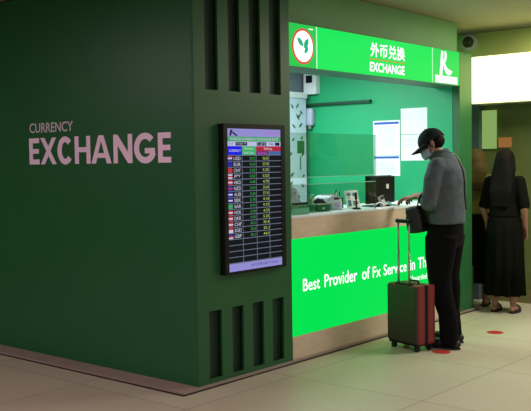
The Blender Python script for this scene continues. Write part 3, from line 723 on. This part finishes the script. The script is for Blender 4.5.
# cap
def P(x, y, z): return Vector(HC)+HR @ Vector((x, y, z))
bm = bmesh.new()
rings = []
n = 28
for i in range(9):
    e = i/8*PI/2; rings.append([bm.verts.new(P(.0865*math.cos(e)*math.cos(2*PI*k/n), -.006+.108*math.cos(e)*math.sin(2*PI*k/n), .018+.105*math.sin(e)*(1 if i else 1))) for k in range(n)] if i < 8 else [bm.verts.new(P(0, -.006, .124))])
for a, c in zip(rings[:-1], rings[1:]):
    for k in range(n):
        if len(c) > 1: bm.faces.new((a[k], a[(k+1) % n], c[(k+1) % n], c[k]))
        else: bm.faces.new((a[k], a[(k+1) % n], c[0]))
cap_ = obj('cap', bm, M_CAP, ma, smooth=True)
so_ = cap_.modifiers.new('s', 'SOLIDIFY'); so_.thickness = .003
bm = bmesh.new(); rows = []
for i in range(6):
    u = i/5; row = []
    for j in range(13):
        a = math.radians(20+140*j/12); hw = .086*math.cos(a); yb = -.006+.106*math.sin(a)
        yf = yb+(.078*math.sin((a-math.radians(20))/math.radians(140)*PI)**.6+.0)*u
        row.append(bm.verts.new(P(hw*(1-.08*u), yf, .020-.018*u-(hw/.086)**2*.020*u-.006)))
    rows.append(row)
for a, c in zip(rows, rows[1:]):
    for j in range(12): bm.faces.new((a[j], a[j+1], c[j+1], c[j]))
br_ = obj('peak', bm, M_CAP, cap_, smooth=True); q = br_.modifiers.new('s', 'SOLIDIFY'); q.thickness = .004
bm = bmesh.new(); ell(bm, P(0, -.006, .125), (.008, .008, .004)); obj('button', bm, M_CAP, cap_, smooth=True)
# short hair below the cap
bm = bmesh.new(); R4 = HR.to_4x4()
ell(bm, P(0, -.026, -.002), (.0765, .079, .060), R4); 
for s in (-1, 1): ell(bm, P(s*.068, .010, .012), (.012, .024, .030), R4)
organic('hair', bm, M_HAIR, ma, .006, 1)
# face mask worn low with ear loops
bm = bmesh.new(); rows = []
for i in range(7):
    z = -.026-.062*i/6; row = []
    for j in range(15):
        a = math.radians(12+156*j/14); bul = 1.0+.10*math.sin(i/6*PI)
        row.append(bm.verts.new(P(.066*math.cos(a)*bul, .022+.086*math.sin(a)*bul, z)))
    rows.append(row)
for a, c in zip(rows, rows[1:]):
    for j in range(14): bm.faces.new((a[j], a[j+1], c[j+1], c[j]))
mk = obj('face_mask', bm, mat('pale blue mask cloth', (158, 176, 194), .7, noise=.03), ma, smooth=True); q = mk.modifiers.new('s', 'SOLIDIFY'); q.thickness = .002
for s in (-1, 1):
    bm = bmesh.new(); tube(bm, [P(s*.066, .040, -.022), P(s*.078, .005, .012), P(s*.080, -.016, .0), P(s*.077, -.008, -.035), P(s*.064, .038, -.080)], .0015, 6); obj('ear_loop', bm, M_WHITE, mk)
# crossbody bag carried in front and its strap
bg = thing('crossbody_bag', 'black crossbody bag hanging at the front of the man in grey shirt', 'bag', (MC[0], MC[1], 0), TH)
BM_ = Matrix.Translation((.0, .215, .985)) @ Matrix.Rotation(math.radians(-8), 4, 'X')
bm = bmesh.new(); box(bm, -.145, .145, -.062, .062, -.105, .105, bevel=.035, M=BM_)
bagm = mat('black nylon', (22, 26, 32), .5, noise=.1, scale=20, bump=.2)
obj('bag_body', bm, bagm, bg, smooth=True)
bm = bmesh.new(); box(bm, -.12, .12, .055, .072, -.08, .03, bevel=.008, M=BM_); obj('pocket', bm, bagm, bg, smooth=True)
bm = bmesh.new(); box(bm, -.13, .13, -.058, .058, .052, .058, M=BM_); obj('zip', bm, M_STEEL, bg)
bm = bmesh.new()
from mathutils.bvhtree import BVHTree
tree = BVHTree.FromPolygons([v.co.copy() for v in sh_.data.vertices], [tuple(p_.vertices) for p_ in sh_.data.polygons])
path = [(-.13, .19, 1.075), (-.14, .165, 1.17), (-.105, .150, 1.30), (-.03, .125, 1.42), (.03, .07, 1.500), (.050, .0, 1.505), (.025, -.09, 1.46), (-.005, -.14, 1.39), (-.012, -.165, 1.29), (.0, -.165, 1.17), (.05, -.16, 1.07), (.165, -.10, 1.04), (.195, -.01, 1.04), (.17, .12, 1.06), (.14, .18, 1.06)]
fine = []
for p0, p1 in zip(path, path[1:]):
    for k in range(3): fine.append(Vector(p0).lerp(Vector(p1), k/3))
fine.append(Vector(path[-1])); snapped = []
for i, q in enumerate(fine):
    lo_, no_, _, d_ = tree.find_nearest(q)
    snapped.append(lo_+(q-lo_).normalized()*.004 if 3 < i < len(fine)-4 and (q-lo_).dot(no_) > 0 else (lo_+no_*.004 if 3 < i < len(fine)-4 else q))
ribbon(bm, snapped, (1, .1, 0), .030, .004)
obj('strap', bm, bagm, bg)

# suitcase
sc_ = thing('suitcase', 'ribbed dark red cabin suitcase with raised steel handle beside the man', 'suitcase', (5.858, 3.508, 0), math.radians(-15))
# local: x = depth (side face), y = width (broad face looks to -x)
M_RIB = mat('dark red shell', (120, 36, 40), .4, noise=.06, scale=6)
dx, dy, z0, z1 = .092, .165, .055, .505
def shell(xa, xb):
    bm = bmesh.new(); box(bm, xa, xb, -dy, dy, z0, z1, bevel=.022)
    return bm
bm = shell(-dx, -.014)
for k in range(9):
    y = -dy+.035+k*(2*dy-.07)/8
    box(bm, -dx-.004, -dx+.002, y-.008, y+.008, z0+.04, z1-.04, bevel=.002)
obj('front_shell', bm, M_RIB, sc_)
bm = bmesh.new(); box(bm, -dx-.010, -dx+.004, -dy+.006, dy-.006, z0+.012, z1-.012, bevel=.006)  # brown panel puts the shade of the broad side into its colour
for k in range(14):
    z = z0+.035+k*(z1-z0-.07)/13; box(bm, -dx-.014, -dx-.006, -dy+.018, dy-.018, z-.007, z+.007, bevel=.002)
obj('front_panel', bm, mat('ribbed shell in painted shade', (58, 48, 42), .5, noise=.08), sc_, label='ribbed broad side with shade painted dark')
bm = shell(.014, dx)
for k in range(9):
    y = -dy+.035+k*(2*dy-.07)/8
    box(bm, dx-.002, dx+.004, y-.008, y+.008, z0+.04, z1-.04, bevel=.002)
obj('rear_shell', bm, M_RIB, sc_)
bm = bmesh.new(); box(bm, -.014, .014, -dy+.002, dy-.002, z0+.002, z1-.002, bevel=.01); obj('zip_band', bm, M_BLACK, sc_)
bm = bmesh.new(); box(bm, -dx, dx, -dy+.01, dy-.01, z0-.010, z0+.02, bevel=.004); obj('base_tray', bm, M_BLACK, sc_)
for i, (a, c) in enumerate(((-.065, -.125), (-.065, .125), (.065, -.125), (.065, .125))):
    bm = bmesh.new(); box(bm, a-.016, a+.016, c-.016, c+.016, .034, .050, bevel=.004); wh = obj('caster', bm, M_BLACK, sc_)
    bm = bmesh.new(); cyl(bm, (a-.012, c, .021), (a+.012, c, .021), .021, n=20); obj('wheel', bm, mat('black rubber wheel', (24, 24, 24), .7), wh, smooth=False)
for c in (-.058, .058):
    bm = bmesh.new(); cyl(bm, (-.078, c, z1-.02), (-.078, c, .76), .0085, n=12); cyl(bm, (-.078, c, .76), (-.078, c, .975), .0068, n=12); obj('handle_tube', bm, M_STEEL, sc_, smooth=True)
bm = bmesh.new(); box(bm, -.093, -.063, -.078, .078, .970, 1.0, bevel=.010); obj('pull_grip', bm, M_BLACK, sc_, smooth=True)
bm = bmesh.new(); tube(bm, [(.03, -.05, z1-.004), (.03, -.045, z1+.016), (.03, .045, z1+.016), (.03, .05, z1-.004)], .008); obj('top_grip', bm, M_BLACK, sc_, smooth=True)
bm = bmesh.new(); box(bm, -.094, -.050, -.08, .08, z1-.006, z1+.008, bevel=.003); obj('handle_base', bm, M_BLACK, sc_)

# --- the two women in the passage
def woman(loc, rz, H, label, hairm, topm, skirtm, elbow_bent, longdress, hairlen):
    s = H/1.6
    t = thing('person', label, 'person', loc, rz)
    hc = (0, .02, 1.47*s); R = Matrix.Rotation(math.radians(-6), 3, 'X')
    bm = bmesh.new(); headshape(bm, hc, R)
    limb(bm, [(0, -.01, 1.30*s), (0, .0, 1.40*s)], [.045, .045])
    loft(bm, [((0, 0, .80*s), .12, .09), ((0, 0, .92*s), .15, .10), ((0, 0, 1.05*s), .105, .08), ((0, .005, 1.18*s), .125, .09), ((0, 0, 1.28*s), .13, .07), ((0, -.005, 1.32*s), .07, .05)])
    for sd in (-1, 1):
        sh0 = (sd*.155, 0, 1.27*s)
        if elbow_bent and sd == -1: e, wq = (sd*.20, -.03, 1.02*s), (sd*.10, .20, 1.10*s)
        elif elbow_bent: e, wq = (sd*.19, .02, 1.03*s), (.11, .12, 1.12*s)
        else: e, wq = (sd*.20, -.03, 1.02*s), (sd*.18, .04, .84*s)
        limb(bm, [sh0, e, wq], [.040, .032, .023])
        hand(bm, wq, Vector(wq)-Vector(e)+Vector((0, .0, 0)), (-sd*.3, 0, -1) if not elbow_bent else (-sd, 0, -.3), (0, .3, 1), .6, .9)
        limb(bm, [(sd*.08, 0, .85*s), (sd*.085, .01, .45*s), (sd*.09, -.02, .085)], [.075, .048, .032])
        limb(bm, [(sd*.09, -.05, .040), (sd*.092, .07, .035), (sd*.095, .13, .026)], [.028, .028, .022])
    body = organic('body', bm, M_SKIN, t, .009, 2); eyes(body, hc, R)
    bm = bmesh.new()
    loft(bm, [((0, 0, .93*s), .160, .118), ((0, 0, 1.05*s), .135, .102), ((0, .008, 1.18*s), .148, .112), ((0, 0, 1.27*s), .155, .090), ((0, -.002, 1.33*s), .09, .066)], n=26)
    for sd in (-1, 1):
        sh0 = Vector((sd*.14, 0, 1.27*s)); e = Vector((sd*.20, -.03 if (elbow_bent and sd == -1) else (.02 if elbow_bent else -.02), 1.02*s))
        wq = Vector((sd*.10, .20, 1.10*s)) if elbow_bent and sd == -1 else (Vector((.11, .12, 1.12*s)) if elbow_bent else Vector((sd*.18, .04, .84*s)))
        limb(bm, [sh0, e, e.lerp(wq, .75)] if elbow_bent else [sh0, sh0.lerp(e, .9)], [.062, .052, .044] if elbow_bent else [.060, .052])
    organic('top', bm, topm, t, .012, 3)
    bm = bmesh.new(); n = 40; secs = []
    lo = .17*s if longdress else .24*s
    zz = [(.99*s, .124, .092), (.90*s, .160, .115), (.78*s, .165, .125), (.5*s, .160, .135), (lo, .165, .145)]
    rings = []
    for i, (z, a, b_) in enumerate(zz):
        rp_ = .0 if i < 2 else .012*(i-1)
        rings.append([bm.verts.new((math.cos(2*PI*k/n)*(a+rp_*math.sin(k*PI*.5)), math.sin(2*PI*k/n)*(b_+rp_*math.sin(k*PI*.5)), z)) for k in range(n)])
    for a, c in zip(rings, rings[1:]):
        for k in range(n): bm.faces.new((a[k], a[(k+1) % n], c[(k+1) % n], c[k]))
    o = obj('skirt', bm, skirtm, t, smooth=True); q = o.modifiers.new('s', 'SOLIDIFY'); q.thickness = .006
    bm = bmesh.new()
    ell(bm, (0, .008, 1.505*s), (.086, .100, .086)); ell(bm, (0, -.035, 1.46*s), (.082, .075, .10))
    loft(bm, [((0, -.05, 1.44*s), .085, .060), ((0, -.075, 1.33*s), .105, .050), ((0, -.115, (1.33-hairlen*.5)*s), .110, .036), ((0, -.115, (1.33-hairlen)*s), .085, .022)], n=20)
    for sd in (-1, 1): limb(bm, [(sd*.074, .010, 1.50*s), (sd*.085, -.01, 1.40*s), (sd*.09, -.03, 1.28*s)], [.022, .026, .016])
    # keep the face free
    organic('hair', bm, hairm, t, .010, 3)
    for sd in (-1, 1):
        bm = bmesh.new(); loft(bm, [((sd*.092, .035, 0), .040, .118), ((sd*.092, .035, .014), .040, .118)], n=20); so = obj('sandal', bm, mat('dark sandal', (38, 34, 30), .6), t)
        bm = bmesh.new(); tube(bm, [(sd*.092-.042, .06, .010), (sd*.092-.03, .065, .052), (sd*.092, .068, .068), (sd*.092+.03, .065, .052), (sd*.092+.042, .06, .010)], .007); obj('strap', bm, mat('dark sandal', (38, 34, 30), .6), so)
    return t
M_OT = mat('light olive knit', (118, 114, 66), .85, spec=.1, noise=.08, scale=30)
M_BD = mat('black dress cloth', (12, 13, 8), .85, spec=.1, noise=.1, scale=14)
M_BS = mat('black skirt cloth', (11, 12, 8), .85, spec=.1, noise=.1, scale=14)
woman((7.98, 4.04, 0), math.radians(-70), 1.56, 'woman with long brown hair in light olive top and long black skirt', M_HAIRB, M_OT, M_BS, True, False, .16)
woman((7.78, 3.645, 0), math.radians(-85), 1.55, 'woman with long black hair in a long black dress', M_HAIR, M_BD, M_BD, False, True, .30)
